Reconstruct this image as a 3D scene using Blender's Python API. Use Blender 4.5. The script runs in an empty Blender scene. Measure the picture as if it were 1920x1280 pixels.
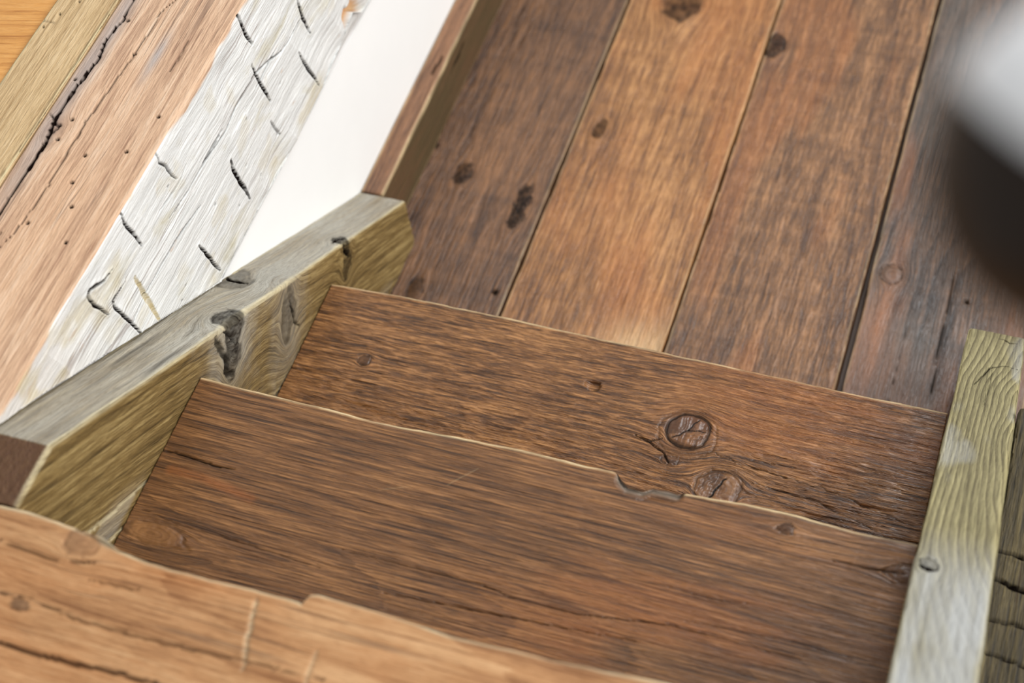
import bpy, math
import numpy as np

# ------------------------------------------------------------------ camera, world, light
scn = bpy.context.scene
col = scn.collection
cam_d = bpy.data.cameras.new('camera'); cam = bpy.data.objects.new('camera', cam_d); col.objects.link(cam)
cam.location = (0.81503, -0.51505, 1.26628)
cam.rotation_euler = (0.6198, 0.10941, 0.32548)
cam_d.sensor_fit = 'HORIZONTAL'; cam_d.sensor_width = 36.0; cam_d.lens = 57.164
cam_d.clip_start = 0.02; cam_d.clip_end = 100
cam_d.dof.use_dof = True; cam_d.dof.focus_distance = 1.87; cam_d.dof.aperture_fstop = 3.3
scn.camera = cam

world = bpy.data.worlds.new('world'); scn.world = world; world.use_nodes = True
bg = world.node_tree.nodes['Background']
bg.inputs['Color'].default_value = (0.98, 0.99, 1.0, 1); bg.inputs['Strength'].default_value = 0.62

def area(name, loc, target, sx, sy, power, color=(1, 1, 1)):
    d = bpy.data.lights.new(name, 'AREA'); d.shape = 'RECTANGLE'; d.size = sx; d.size_y = sy
    d.energy = power; d.color = color
    o = bpy.data.objects.new(name, d); col.objects.link(o); o.location = loc
    v = np.array(target, float) - np.array(loc, float)
    from mathutils import Vector
    o.rotation_euler = Vector(v).to_track_quat('-Z', 'Y').to_euler()
    return o
area('right_window', (3.1, 0.3, 2.1), (0.0, 0.5, -0.2), 2.2, 1.8, 125, (1.0, 0.99, 0.97))
area('roof_window', (1.5, 3.0, 3.1), (0.6, 0.6, -0.4), 1.3, 1.1, 85, (0.93, 0.97, 1.0))

scn.view_settings.view_transform = 'Standard'; scn.view_settings.look = 'None'
scn.view_settings.gamma = 1.0; scn.view_settings.use_curve_mapping = False
scn.view_settings.exposure = 0.0

# ------------------------------------------------------------------ numpy noise
_rng = np.random.RandomState(11)
_T = _rng.rand(4096).astype(np.float32); _PERM = _rng.permutation(4096).astype(np.int64)
def vnoise(x, y, z, seed=0):
    x, y, z = np.broadcast_arrays(x, y, z)
    xi = np.floor(x).astype(np.int64); yi = np.floor(y).astype(np.int64); zi = np.floor(z).astype(np.int64)
    fx, fy, fz = x - xi, y - yi, z - zi
    s = lambda t: t * t * t * (t * (t * 6 - 15) + 10)
    fx, fy, fz = s(fx), s(fy), s(fz)
    def h(a, b, c): return _T[_PERM[(_PERM[(_PERM[(a + seed * 131) & 4095] + b) & 4095] + c) & 4095]]
    r = 0
    for a in (0, 1):
        wa = fx if a else 1 - fx
        for b in (0, 1):
            wb = fy if b else 1 - fy
            r = r + wa * wb * (h(xi + a, yi + b, zi) * (1 - fz) + h(xi + a, yi + b, zi + 1) * fz)
    return r * 2 - 1
def fbm(x, y, z, o=3, seed=0):
    r = 0; a = 0.55; k = 1.0
    for i in range(o):
        r = r + a * vnoise(x * k, y * k, z * k, seed + i * 7); a *= .5; k *= 2.03
    return r
def sstep(a, b, x):
    t = np.clip((x - a) / (b - a), 0, 1); return t * t * (3 - 2 * t)
def n1(x, seed=0, o=3): return fbm(np.asarray(x, float), np.full_like(np.asarray(x, float), .37), np.full_like(np.asarray(x, float), .71), o, seed)
def poly_dist(pts, a, b):
    """distance to a polyline and the parameter 0..1 along it"""
    best = np.full(a.shape, 1e9); tt = np.zeros(a.shape)
    P = np.array(pts, float); L = np.r_[0, np.cumsum(np.hypot(*np.diff(P, axis=0).T))]
    for i in range(len(P) - 1):
        d = P[i + 1] - P[i]; l2 = d @ d
        t = np.clip(((a - P[i, 0]) * d[0] + (b - P[i, 1]) * d[1]) / l2, 0, 1)
        q = np.hypot(a - P[i, 0] - t * d[0], b - P[i, 1] - t * d[1])
        m = q < best
        best = np.where(m, q, best); tt = np.where(m, (L[i] + t * math.sqrt(l2)) / L[-1], tt)
    return best, tt

# ------------------------------------------------------------------ materials
def lin(c):
    return tuple(((v / 255) / 12.92 if v / 255 <= .04045 else ((v / 255 + .055) / 1.055) ** 2.4) for v in c) + (1.0,)

class NT:
    def __init__(s, name):
        s.m = bpy.data.materials.new(name); s.m.use_nodes = True
        s.t = s.m.node_tree; s.b = s.t.nodes['Principled BSDF']
    def n(s, typ, **kw):
        o = s.t.nodes.new(typ)
        for k, v in kw.items(): setattr(o, k, v)
        return o
    def l(s, a, b): s.t.links.new(a, b)
    def put(s, sock, v):
        if isinstance(v, bpy.types.NodeSocket): s.l(v, sock)
        else: sock.default_value = v
    def math(s, op, a, b=0.5, c=None, clamp=False):
        o = s.n('ShaderNodeMath', operation=op, use_clamp=clamp)
        s.put(o.inputs[0], a); s.put(o.inputs[1], b)
        if c is not None: s.put(o.inputs[2], c)
        return o.outputs[0]
    def vmul(s, v, k):
        o = s.n('ShaderNodeVectorMath', operation='MULTIPLY'); s.l(v, o.inputs[0]); o.inputs[1].default_value = k
        return o.outputs[0]
    def noise(s, v, k, detail=3, rough=.55, dist=0.0, off=0.0):
        o = s.n('ShaderNodeTexNoise'); o.inputs['Scale'].default_value = 1.0
        o.inputs['Detail'].default_value = detail; o.inputs['Roughness'].default_value = rough
        o.inputs['Distortion'].default_value = dist
        m = s.n('ShaderNodeVectorMath', operation='MULTIPLY_ADD'); s.l(v, m.inputs[0])
        m.inputs[1].default_value = k; m.inputs[2].default_value = (off, off * 1.7, off * .6)
        s.l(m.outputs[0], o.inputs['Vector']); return o.outputs['Fac']
    def attr(s, name, out='Vector'):
        o = s.n('ShaderNodeAttribute', attribute_name=name); return o.outputs[out]
    def range(s, v, a, b, c=0.0, d=1.0, smooth=False):
        o = s.n('ShaderNodeMapRange', interpolation_type='SMOOTHSTEP' if smooth else 'LINEAR', clamp=True)
        s.put(o.inputs[0], v)
        for i, q in enumerate((a, b, c, d)): o.inputs[i + 1].default_value = q
        return o.outputs[0]
    def mix(s, f, a, b, blend='MIX'):
        o = s.n('ShaderNodeMix', data_type='RGBA', blend_type=blend); o.clamp_factor = True
        s.put(o.inputs[0], f); s.put(o.inputs[6], a); s.put(o.inputs[7], b); return o.outputs[2]
    def ramp(s, f, stops):
        o = s.n('ShaderNodeValToRGB'); e = o.color_ramp.elements
        while len(e) > 1: e.remove(e[-1])
        e[0].position = stops[0][0]; e[0].color = stops[0][1]
        for p, c in stops[1:]:
            k = e.new(p); k.color = c
        s.put(o.inputs[0], f); return o.outputs[0]

def wood(name, dark, mid, light, seed=0.0, streak=(2.4, 60), fib=(13, 480), ringf=120.0, ringw=.25, ringsharp=3.0,
         blotch=.35, w=(.45, .3), pore=.35, check=0.0, rough=(.42, .62), bump=(.35, .3), saw=0.0, spec=.5,
         grey=(128, 124, 114), orange=(176, 104, 48), knot=(58, 38, 26), crack=(14, 9, 6), wear=(232, 204, 156),
         white=(236, 236, 233), ringcol=None, sawf=55.0, contrast=1.0, coat=0.0, lines=.22, fleck=(45, 330, .5), lime=False):
    N = NT(name); g = N.attr('gr'); ring = N.attr('ring', 'Fac')
    msk = N.n('ShaderNodeSeparateColor'); N.l(N.attr('msk', 'Color'), msk.inputs[0])
    stn = N.n('ShaderNodeSeparateColor'); N.l(N.attr('stn', 'Color'), stn.inputs[0])
    s1 = N.noise(g, (streak[0], streak[1], streak[1]), 4, .6, 0.0, seed)
    s2 = N.noise(g, (fib[0], fib[1], fib[1]), 2, .6, 0.0, seed + 3)
    s3 = N.noise(g, (4.5, 10, 10), 3, .6, 0.4, seed + 7)
    ph = N.math('MULTIPLY_ADD', ring, ringf, N.math('MULTIPLY', s1, .5))
    fr = N.math('FRACT', ph)
    late = N.math('POWER', fr, ringsharp)
    t = N.math('MULTIPLY_ADD', N.math('SUBTRACT', s1, .5), w[0] * 2.0 * contrast, .5)
    t = N.math('MULTIPLY_ADD', N.math('SUBTRACT', s2, .5), w[1] * 2.6 * contrast, t)
    s4 = N.noise(g, (streak[0] * 2.2, streak[1] * 4.0, streak[1] * 4.0), 3, .65, 0.0, seed + 23)
    ln = N.range(s4, .53, .66)                      # narrow dark fibre lines
    t = N.math('MULTIPLY_ADD', ln, -lines, t)
    t = N.math('MULTIPLY_ADD', N.math('SUBTRACT', s3, .5), blotch * 2.0, t)
    fk = N.noise(g, (fleck[0], fleck[1], fleck[1]), 3, .6, 0.15, seed + 29)   # short torn fibre cells
    fv = N.range(fk, .40, .60)
    t = N.math('MULTIPLY_ADD', N.math('SUBTRACT', fv, .55), .26 * fleck[2], t)
    sw = None
    if saw:
        sw = N.noise(g, (sawf, 5, 5), 3, .6, 0.2, seed + 11)
        t = N.math('MULTIPLY_ADD', N.math('SUBTRACT', sw, .5), saw, t)
    if ringcol is None:
        t = N.math('MULTIPLY_ADD', late, -ringw, N.math('ADD', t, ringw * .3))
    c = N.ramp(t, [(.12, lin(dark)), (.5, lin(mid)), (.88, lin(light))])
    if ringcol is not None:
        c = N.mix(N.math('MULTIPLY', late, ringw), c, lin(ringcol))
    # grey weathering, orange heartwood, limewash: patches of their own shape
    gm = N.math('MULTIPLY', stn.outputs[0], N.range(N.math('MULTIPLY_ADD', s1, .6, N.math('MULTIPLY', s3, .6)), .28, .64), clamp=True)
    c = N.mix(N.math('MULTIPLY', gm, 1.0), c, N.mix(s2, lin(grey), lin(tuple(min(255, v * 1.25) for v in grey))))
    c = N.mix(N.math('MULTIPLY', stn.outputs[1], N.range(s1, .3, .7, .25, 1.0) if name != 'wood_left_stringer' else .9), c, lin(orange))
    if pore:
        p = N.noise(g, (70, 900, 900), 1, .5, 0.0, seed + 5)
        pm = N.math('MULTIPLY', N.range(p, .56, .66), pore)
        c = N.mix(pm, c, lin(dark))
    if lime:
        # limewash
        wn = N.noise(g, (16, 60, 60), 4, .65, 0.3, seed + 13)
        wm = N.math('MULTIPLY', stn.outputs[2], N.range(N.math('ADD', wn, N.math('MULTIPLY', stn.outputs[2], .30)), .50, .66), clamp=True)
        wc = N.mix(N.range(N.noise(g, (10, 220, 220), 4, .65, 0, seed + 2), .34, .66), lin((204, 204, 201)), lin(white))
        wc = N.mix(N.range(N.noise(g, (9, 22, 22), 4, .6, .5, seed + 21), .56, .80), wc, lin((192, 184, 156)))
        c = N.mix(wm, c, wc)
    ck = None
    if check:
        q = N.noise(g, (1.3, 34, 34), 3, .5, 0.0, seed + 17)
        gate = N.range(N.noise(g, (5, 12, 12), 2, .5, 0, seed + 19), .5, .6)
        ck = N.math('MULTIPLY', N.range(N.math('ABSOLUTE', N.math('SUBTRACT', q, .5)), .004, .012, 1.0, 0.0), gate)
        c = N.mix(N.math('MULTIPLY', ck, check), c, lin(knot))
    c = N.mix(N.math('MULTIPLY', msk.outputs[2], N.range(s2, .2, .6, .45, 1.0)), c, lin(wear))
    c = N.mix(N.math('MULTIPLY', msk.outputs[0], N.range(s2, .2, .7, .75, 1.0)), c, lin(knot))
    c = N.mix(msk.outputs[1], c, lin(crack))
    N.l(c, N.b.inputs['Base Color'])
    rg = N.range(N.math('ADD', N.math('MULTIPLY', s2, .6), N.math('MULTIPLY', s3, .5)), .3, .8, rough[0], rough[1])
    rg = N.math('MAXIMUM', rg, N.math('MULTIPLY', msk.outputs[1], .9))
    N.l(rg, N.b.inputs['Roughness'])
    cav = N.math('MAXIMUM', msk.outputs[1], N.math('MULTIPLY', msk.outputs[0], .8))
    N.l(N.range(cav, 0.0, 1.0, spec, .04), N.b.inputs['Specular IOR Level'])
    if coat:
        N.b.inputs['Coat Weight'].default_value = coat; N.b.inputs['Coat Roughness'].default_value = .3
    hgt = N.math('MULTIPLY_ADD', s2, bump[1], N.math('MULTIPLY', s1, bump[0]))
    hgt = N.math('MULTIPLY_ADD', fv, .45 * fleck[2], hgt)
    hgt = N.math('MULTIPLY_ADD', ln, -.35 * bump[0], hgt)
    hgt = N.math('MULTIPLY_ADD', late, -.12 * min(1, ringw * 2), hgt)
    if sw is not None: hgt = N.math('MULTIPLY_ADD', sw, .35 * saw, hgt)
    if ck is not None: hgt = N.math('MULTIPLY_ADD', ck, -.6 * check, hgt)
    bp = N.n('ShaderNodeBump'); bp.inputs['Strength'].default_value = .8; bp.inputs['Distance'].default_value = .0022
    N.l(hgt, bp.inputs['Height']); N.l(bp.outputs[0], N.b.inputs['Normal'])
    return N.m

def plaster():
    N = NT('white_plaster'); o = N.n('ShaderNodeTexCoord').outputs['Object']
    a = N.noise(o, (9, 9, 9), 4, .6); b = N.noise(o, (160, 160, 160), 3, .6)
    N.l(N.mix(a, lin((236, 236, 234)), lin((243, 243, 241))), N.b.inputs['Base Color'])
    N.b.inputs['Roughness'].default_value = .85
    bp = N.n('ShaderNodeBump'); bp.inputs['Strength'].default_value = .25; bp.inputs['Distance'].default_value = .002
    N.l(N.math('ADD', a, N.math('MULTIPLY', b, .3)), bp.inputs['Height']); N.l(bp.outputs[0], N.b.inputs['Normal'])
    return N.m
# ------------------------------------------------------------------ wood builder
G_X = lambda x, y, z: (x, y, z)
G_Y = lambda x, y, z: (y, x, z)
RISE, GO, A0, TS, W = 0.19435, 0.29205, 0.05146, 0.07113, 0.80
SL = RISE / GO; _c = 1 / math.hypot(1, SL); _s = SL * _c
G_S = lambda x, y, z: (y * _c - z * _s, x, y * _s + z * _c)
ZF = -3 * RISE
str_top = lambda y: A0 - SL * y

def timber(name, mat, axis, s, corners, segs, parent=None, R=.003, G=G_X, knots=(), cracks=(), holes=(), relief=.0004,
           relief_k=(8, 150), pith=(.05, -.25), pith_tilt=0.0, ringwarp=.006, seed=1, hfun=None, sfun=None, edge_wear=0.0, wear_faces=None, goff=(0, 0, 0), fdist=None):
    """One solid piece of wood: a section polygon swept along X or Y, with real relief, knots, cracks."""
    s = np.asarray(s, float); C = corners(s); N_, K, _ = C.shape
    L = np.hypot(*(np.roll(C, -1, axis=1) - C).mean(0).T)
    area2 = 0.0; Cm = C.mean(0)
    for k in range(K): area2 += Cm[k, 0] * Cm[(k + 1) % K, 1] - Cm[(k + 1) % K, 0] * Cm[k, 1]
    sg = 1 if area2 > 0 else -1
    en = []
    for k in range(K):
        e = Cm[(k + 1) % K] - Cm[k]; n = np.array([e[1], -e[0]]) * sg; en.append(n / (np.linalg.norm(n) + 1e-9))
    cols = []; nrm = []; fid = []; dd = []; fr = []
    for k in range(K):
        f = set(np.linspace(0, 1, segs[k] + 1)[:-1].round(6)) if k or fdist is None else set(np.asarray(fdist).round(6))
        if L[k] > 4 * R:
            for q in (.3, 1.0): f.add(round(q * R / L[k], 6)); f.add(round(1 - q * R / L[k], 6))
        for q in sorted(f):
            cols.append(C[:, k] * (1 - q) + C[:, (k + 1) % K] * q)
            if q == 0:
                n = en[k] + en[k - 1]; n = n / np.linalg.norm(n)
            else: n = en[k]
            nrm.append(n); fid.append(k); dd.append(min(q, 1 - q) * L[k]); fr.append(q)
    V = np.stack(cols, 1); M_ = V.shape[1]            # N x M x 2
    nrm = np.array(nrm); fid = np.array(fid); dd = np.array(dd); fr = np.array(fr)
    S = np.repeat(s[:, None], M_, 1)
    x, y, z = (S, V[..., 0], V[..., 1]) if axis == 'x' else (V[..., 0], S, V[..., 1])
    F = np.repeat(fid[None], N_, 0); D = np.repeat(dd[None], N_, 0)
    u, v, w_ = G(x, y, z); u = u + goff[0]; v = v + goff[1]; w_ = w_ + goff[2]
    msk = np.zeros(x.shape + (4,)); stn = np.zeros(x.shape + (4,)); h = np.zeros(x.shape)
    v2 = v.copy(); w2 = w_.copy(); ringadd = np.zeros(x.shape)
    for kn in knots:
        uk, vk, wk = G(*kn['p']); uk += goff[0]; vk += goff[1]; wk += goff[2]
        a = kn['a']; du = (u - uk) * kn.get('k', .55); dv = v - vk; dw = (w_ - wk) * kn.get('kw', 0.0)
        wob = 1 + kn.get('wob', .38) * fbm(du / a * 1.6 + 3.1, dv / a * 1.6 + seed, dw / a * 1.6, 3, seed)
        r2 = du * du + dv * dv + dw * dw; rr = np.sqrt(r2) * wob + 1e-9
        q = np.clip(a * a / np.maximum(r2, 1e-9), 0, 1) * np.exp(-np.maximum(rr - a, 0) / (kn.get('reach', 5) * a))
        v2 = v2 - dv * q
        if kn.get('kw', 0): w2 = w2 - (w_ - wk) * q
        inside = sstep(1.12, .92, rr / a)
        msk[..., 0] = np.maximum(msk[..., 0], inside * kn.get('dark', .6) * np.clip(.9 + .55 * fbm(u / a * 2.5, v / a * 6, w_ / a * 6, 2, seed), 0, 1.1))
        ringadd = ringadd + inside * rr * kn.get('rings', 1.5)
        rim = np.exp(-((rr / a - 1.0) / .09) ** 2)
        msk[..., 1] = np.maximum(msk[..., 1], rim * kn.get('rim', .35))
        h = h + kn.get('rise', .0006) * np.exp(-(rr / a / 1.6) ** 2) - rim * kn.get('groove', .0012)
        if kn.get('collar'):
            r3 = np.sqrt(du * du + (dv + .25 * a) ** 2) * wob; rm = np.exp(-((r3 / a - kn['collar']) / .07) ** 2)
            h = h - .0009 * rm; msk[..., 1] = np.maximum(msk[..., 1], .3 * rm)
        h = h + inside * kn.get('rough', .0008) * fbm(u * 160, v * 260, w_ * 260, 2, seed + 2)
        for ang, rl in kn.get('rays', ()):
            ca, sa = math.cos(ang), math.sin(ang)
            al = du * ca + dv * sa; ac = np.abs(-du * sa + dv * ca + .05 * a * vnoise(al / a * 4, 0 * al, 0 * al, 3))
            m = sstep(kn.get('rw', .09) * a, kn.get('rw', .09) * .4 * a, ac) * (al > -.05 * a) * sstep(rl * a, rl * a * .8, al)
            msk[..., 1] = np.maximum(msk[..., 1], m * .95); h = h - m * .0005
        if kn.get('grey'): stn[..., 0] = np.maximum(stn[..., 0], kn['grey'] * np.exp(-(rr / a / 2.2) ** 2))
    ring = np.sqrt((v2 - pith[0]) ** 2 + (w2 - pith[1] - pith_tilt * u) ** 2) + ringwarp * fbm(u * 3.5, v2 * 9, w2 * 9, 3, seed + 5) + ringadd
    # combed grain relief
    gr_ = fbm(u * relief_k[0], v2 * relief_k[1], w2 * relief_k[1], 3, seed + 9)
    rel = relief(x, y, z) if callable(relief) else relief
    h = h + rel * (-np.abs(gr_) * 2 + .5)
    h = h + .0012 * fbm(u * 4, v * 7, w_ * 7, 2, seed + 21)
    for cr in cracks:
        if 'face' in cr: on = np.isin(F, cr['face'])
        else: on = np.ones(F.shape, bool)
        a, b = (x, y) if cr.get('pl', 'xy') == 'xy' else ((y, z) if cr['pl'] == 'yz' else (x, z))
        jit = cr.get('jit', .0015)
        aj = a + jit * fbm(x * 90, y * 90, z * 90, 2, seed + 31); bj = b + jit * fbm(x * 90, y * 90, z * 90, 2, seed + 37)
        dist, tt = poly_dist(cr['pts'], aj, bj)
        wd = cr['w'] * (.35 + .65 * np.sin(np.pi * np.clip(tt, .02, .98)) ** .6) if cr.get('taper', True) else cr['w'] + 0 * tt
        m = sstep(wd, wd * (.75 if cr['w'] > .0025 else .25), dist) * on; mh = sstep(wd * .85, wd * .35, dist) * on
        if cr.get('pale'): msk[..., 2] = np.maximum(msk[..., 2], m * cr['pale'])
        else: msk[..., 1] = np.maximum(msk[..., 1], m * cr.get('dark', 1.0))
        h = h - mh * cr.get('d', .003)
        if cr.get('lip'):
            h = h + cr['lip'] * sstep(wd * 4, wd, dist) * (1 - m) * on
        if cr.get('halo'): msk[..., 0] = np.maximum(msk[..., 0], cr['halo'] * sstep(cr['w'] * 6, cr['w'], dist) * on * np.clip(.5 + fbm(u * 30, v * 80, w_ * 80, 2, seed), 0, 1))
    for ho in holes:
        d = np.sqrt((x - ho[0]) ** 2 + (y - ho[1]) ** 2 + ((z - ho[2]) * ho[4] if len(ho) > 4 else 0) ** 2)
        m = sstep(ho[3], ho[3] * .6, d); msk[..., 1] = np.maximum(msk[..., 1], m); h = h - m * .003
    env = dict(x=x, y=y, z=z, u=u, v=v2, w=w_, F=F, D=D, f=np.repeat(fr[None], N_, 0), msk=msk, stn=stn, h=h, ring=ring)
    if hfun: h = hfun(env)
    # rounded, worn arrises
    Rv = R * (1 + .5 * n1(s * 14, seed + 3)[:, None])
    q = np.clip(Rv - D, 0, None); rnd = Rv - np.sqrt(np.clip(Rv ** 2 - q ** 2, 0, None))
    rnd = np.where(D < 1e-7, .414 * Rv, rnd); big = L[F] > 4 * R
    h = h - rnd * np.where(big | (D < 1e-7), 1, 0)
    if edge_wear:
        ew = sstep(R * 1.6, R * .6, D) * edge_wear * np.clip(.8 + .9 * n1(s * 23, seed + 6)[:, None], 0, 1)
        if wear_faces is not None: ew = ew * np.isin(F, wear_faces)
        msk[..., 2] = np.maximum(msk[..., 2], ew)
    if sfun: sfun(env)
    d0, d1 = nrm[None, :, 0] * h, nrm[None, :, 1] * h
    if axis == 'x': co = np.stack([x, y + d0, z + d1], -1)
    else: co = np.stack([x + d0, y, z + d1], -1)
    co = co.reshape(-1, 3)
    I = np.arange(N_ * M_).reshape(N_, M_)
    q = np.stack([I[:-1], I[1:], np.roll(I, -1, 1)[1:], np.roll(I, -1, 1)[:-1]], -1).reshape(-1, 4)
    # orientation
    flip = (sg < 0) != (axis == 'y')
    if not flip: q = q[:, ::-1]
    nf = len(q); caps = [I[0], I[-1][::-1]] if not flip else [I[0][::-1], I[-1]]
    caps = [c[::-1] for c in caps]
    loops = np.concatenate([q.ravel()] + caps); starts = np.r_[np.arange(nf) * 4, nf * 4, nf * 4 + M_]
    me = bpy.data.meshes.new(name)
    me.vertices.add(len(co)); me.vertices.foreach_set('co', co.astype(np.float32).ravel())
    me.loops.add(len(loops)); me.loops.foreach_set('vertex_index', loops.astype(np.int32))
    me.polygons.add(len(starts)); me.polygons.foreach_set('loop_start', starts.astype(np.int32))
    sm = np.ones(len(starts), bool); sm[-2:] = False
    me.polygons.foreach_set('use_smooth', sm)
    me.update(calc_edges=True)
    at = me.attributes.new('gr', 'FLOAT_VECTOR', 'POINT'); at.data.foreach_set('vector', np.stack([u, v2, w2], -1).astype(np.float32).ravel())
    at = me.attributes.new('ring', 'FLOAT', 'POINT'); at.data.foreach_set('value', ring.astype(np.float32).ravel())
    for nm, arr in (('msk', msk), ('stn', stn)):
        at = me.attributes.new(nm, 'FLOAT_COLOR', 'POINT'); at.data.foreach_set('color', np.clip(arr, 0, 1).astype(np.float32).ravel())
    me.materials.append(mat)
    o = bpy.data.objects.new(name, me); col.objects.link(o)
    if parent is not None: o.parent = parent
    return o

def rect(v0, v1, w0, w1):
    """constant or function-valued section: top face first (v0 -> v1 at w1), then v1 side, bottom, v0 side"""
    def f(s):
        ev = lambda q: q(s) if callable(q) else np.full_like(s, q)
        a, b, c, d = ev(v0), ev(v1), ev(w0), ev(w1)
        return np.stack([np.stack([a, d], -1), np.stack([b, d], -1), np.stack([b, c], -1), np.stack([a, c], -1)], 1)
    return f
def edge(pts, seed, amp=.0012):
    P = np.array(pts)
    return lambda s: np.interp(s, P[:, 0], P[:, 1]) + amp * n1(s * 40, seed, 3)

def empty(name, loc=(0, 0, 0)):
    o = bpy.data.objects.new(name, None); o.location = loc; col.objects.link(o); o.empty_display_size = .1; return o
def tag(o, label=None, cat=None, kind=None, group=None):
    if label: o['label'] = label
    if cat: o['category'] = cat
    if kind: o['kind'] = kind
    if group: o['group'] = group
    return o
def box(name, mat, lo, hi, parent=None, bev=.002):
    import bmesh
    bm = bmesh.new(); bmesh.ops.create_cube(bm, size=1)
    lo, hi = np.array(lo, float), np.array(hi, float)
    for v in bm.verts: v.co = (lo + hi) / 2 + np.array(v.co) * (hi - lo)
    if bev: bmesh.ops.bevel(bm, geom=bm.edges[:], offset=bev, segments=2, affect='EDGES', profile=.5)
    me = bpy.data.meshes.new(name); bm.to_mesh(me); bm.free(); me.materials.append(mat)
    o = bpy.data.objects.new(name, me); col.objects.link(o)
    if parent is not None: o.parent = parent
    return o

# ------------------------------------------------------------------ wood species / finishes
M_T2 = wood('wood_lower_tread', (70, 45, 26), (127, 85, 48), (172, 122, 74), 2.0, streak=(5, 60), fleck=(42, 400, 1.5), lines=.36, ringf=150, ringw=.2, blotch=.22, w=(.34, .3), rough=(.24, .42), bump=(.75, .55), pore=.4, coat=.22, orange=(158, 92, 40))
M_T1 = wood('wood_upper_tread', (66, 43, 25), (118, 79, 45), (162, 114, 68), 9.0, fleck=(24, 520, .9), lines=.36, streak=(3.4, 85), fib=(12, 560), ringf=140, ringw=.18, blotch=.28, w=(.38, .28), rough=(.28, .48), bump=(.6, .45), pore=.4, coat=.15, orange=(156, 90, 40))
M_T0 = wood('wood_landing', (120, 78, 46), (170, 124, 82), (198, 156, 112), 15.0, streak=(2.2, 45), ringf=90, ringw=.18, blotch=.42, w=(.4, .22), check=.55, rough=(.45, .65), bump=(.35, .25), pore=.25, knot=(112, 84, 62), crack=(52, 31, 19), wear=(206, 188, 152), spec=.3)
M_LS = wood('wood_left_stringer', (78, 62, 34), (122, 99, 57), (164, 141, 92), 22.0, streak=(4, 70), fib=(18, 420), ringf=110, ringw=.25, blotch=.2, w=(.35, .35), rough=(.5, .7), bump=(.6, .4), pore=.3, grey=(146, 143, 134), knot=(28, 22, 17), wear=(204, 190, 152), spec=.3, orange=(84, 54, 36))
M_RS = wood('wood_right_stringer', (98, 91, 66), (138, 129, 94), (168, 158, 118), 31.0, streak=(4, 70), ringf=150, ringw=.9, ringsharp=2.8, ringcol=(76, 67, 50), spec=.3, blotch=.2, w=(.3, .25), rough=(.5, .7), bump=(.5, .35), pore=.1, grey=(140, 140, 137), knot=(40, 34, 28), wear=(206, 190, 130))
M_BM = wood('wood_hewn_beam', (156, 120, 96), (205, 169, 138), (224, 198, 172), 41.0, streak=(2.4, 50), fib=(10, 420), ringf=70, ringw=.14, blotch=.3, w=(.34, .26), check=.45, rough=(.55, .75), bump=(.3, .25), pore=.2, grey=(150, 142, 138), orange=(212, 156, 106), knot=(110, 86, 74), crack=(20, 11, 8), wear=(196, 180, 138), lime=True, spec=.3)
M_TP = wood('wood_planed_plank', (150, 118, 76), (196, 166, 122), (216, 190, 150), 47.0, streak=(2.4, 80), fib=(8, 420), ringf=80, ringw=.15, blotch=.2, w=(.35, .25), check=.3, rough=(.5, .7), bump=(.25, .25), pore=.3, wear=(196, 190, 150))
M_UF = wood('wood_upper_floor', (168, 108, 48), (206, 146, 76), (222, 168, 100), 53.0, streak=(2.0, 60), ringf=60, ringw=.2, blotch=.2, w=(.35, .15), rough=(.4, .55), bump=(.12, .1), pore=.1)
M_BB = wood('wood_baseboard', grey=(72, 58, 34), dark=(76, 50, 32), mid=(122, 84, 56), light=(156, 112, 80), seed=59.0, streak=(3, 60), ringf=90, ringw=.2, blotch=.4, w=(.35, .25), rough=(.45, .6), bump=(.4, .3))
M_RB = wood('wood_shaded_timber', (32, 26, 13), (66, 56, 32), (98, 85, 52), 67.0, streak=(8, 60), fib=(20, 300), ringf=110, ringw=.3, blotch=.3, w=(.45, .3), check=.8, rough=(.7, .85), bump=(.8, .5))  # base colour darkened to stand in for shade on the right timber
M_F = [
    wood('wood_floor_a', fleck=(26, 240, .9), dark=(58, 38, 26), mid=(104, 72, 47), light=(140, 98, 64), seed=71.0, streak=(2.2, 40), ringf=70, ringw=.18, blotch=.35, w=(.4, .2), rough=(.36, .55), bump=(.4, .3), saw=.35, knot=(18, 13, 11)),
    wood('wood_floor_b', fleck=(30, 260, 1.1), dark=(98, 64, 38), mid=(146, 100, 58), light=(186, 136, 86), seed=77.0, streak=(2.6, 46), ringf=80, ringw=.2, blotch=.45, w=(.4, .22), rough=(.34, .5), bump=(.6, .4), saw=.35, knot=(18, 13, 11)),
    wood('wood_floor_c', fleck=(34, 260, 1.2), dark=(78, 54, 38), mid=(118, 83, 54), light=(160, 116, 78), seed=83.0, streak=(2.6, 46), ringf=80, ringw=.2, blotch=.4, w=(.38, .22), rough=(.34, .5), bump=(.55, .4), saw=.5, knot=(18, 13, 11)),
    wood('wood_floor_d', grey=(84, 79, 74), fleck=(26, 280, .8), dark=(46, 37, 32), mid=(84, 67, 56), light=(122, 88, 62), seed=89.0, streak=(2.4, 50), ringf=90, ringw=.3, blotch=.4, w=(.35, .22), rough=(.3, .48), bump=(.45, .35), saw=.35, knot=(50, 36, 26)),
]
def paint(name, c1, c2, rough, sc):
    N = NT(name); o = N.n('ShaderNodeTexCoord').outputs['Object']
    a = N.noise(o, sc, 3, .6)
    N.l(N.mix(a, lin(c1), lin(c2)), N.b.inputs['Base Color']); N.b.inputs['Roughness'].default_value = rough; N.b.inputs['Specular IOR Level'].default_value = .2; return N.m
M_PL = plaster(); M_DK = paint('dark_lacquered_wood', (26, 18, 11), (40, 28, 18), .45, (30, 200, 200)); M_WH = paint('white_highlight', (228, 228, 228), (236, 236, 236), .35, (60, 60, 60))  # M_WH is the knob's highlight put into colour

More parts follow.
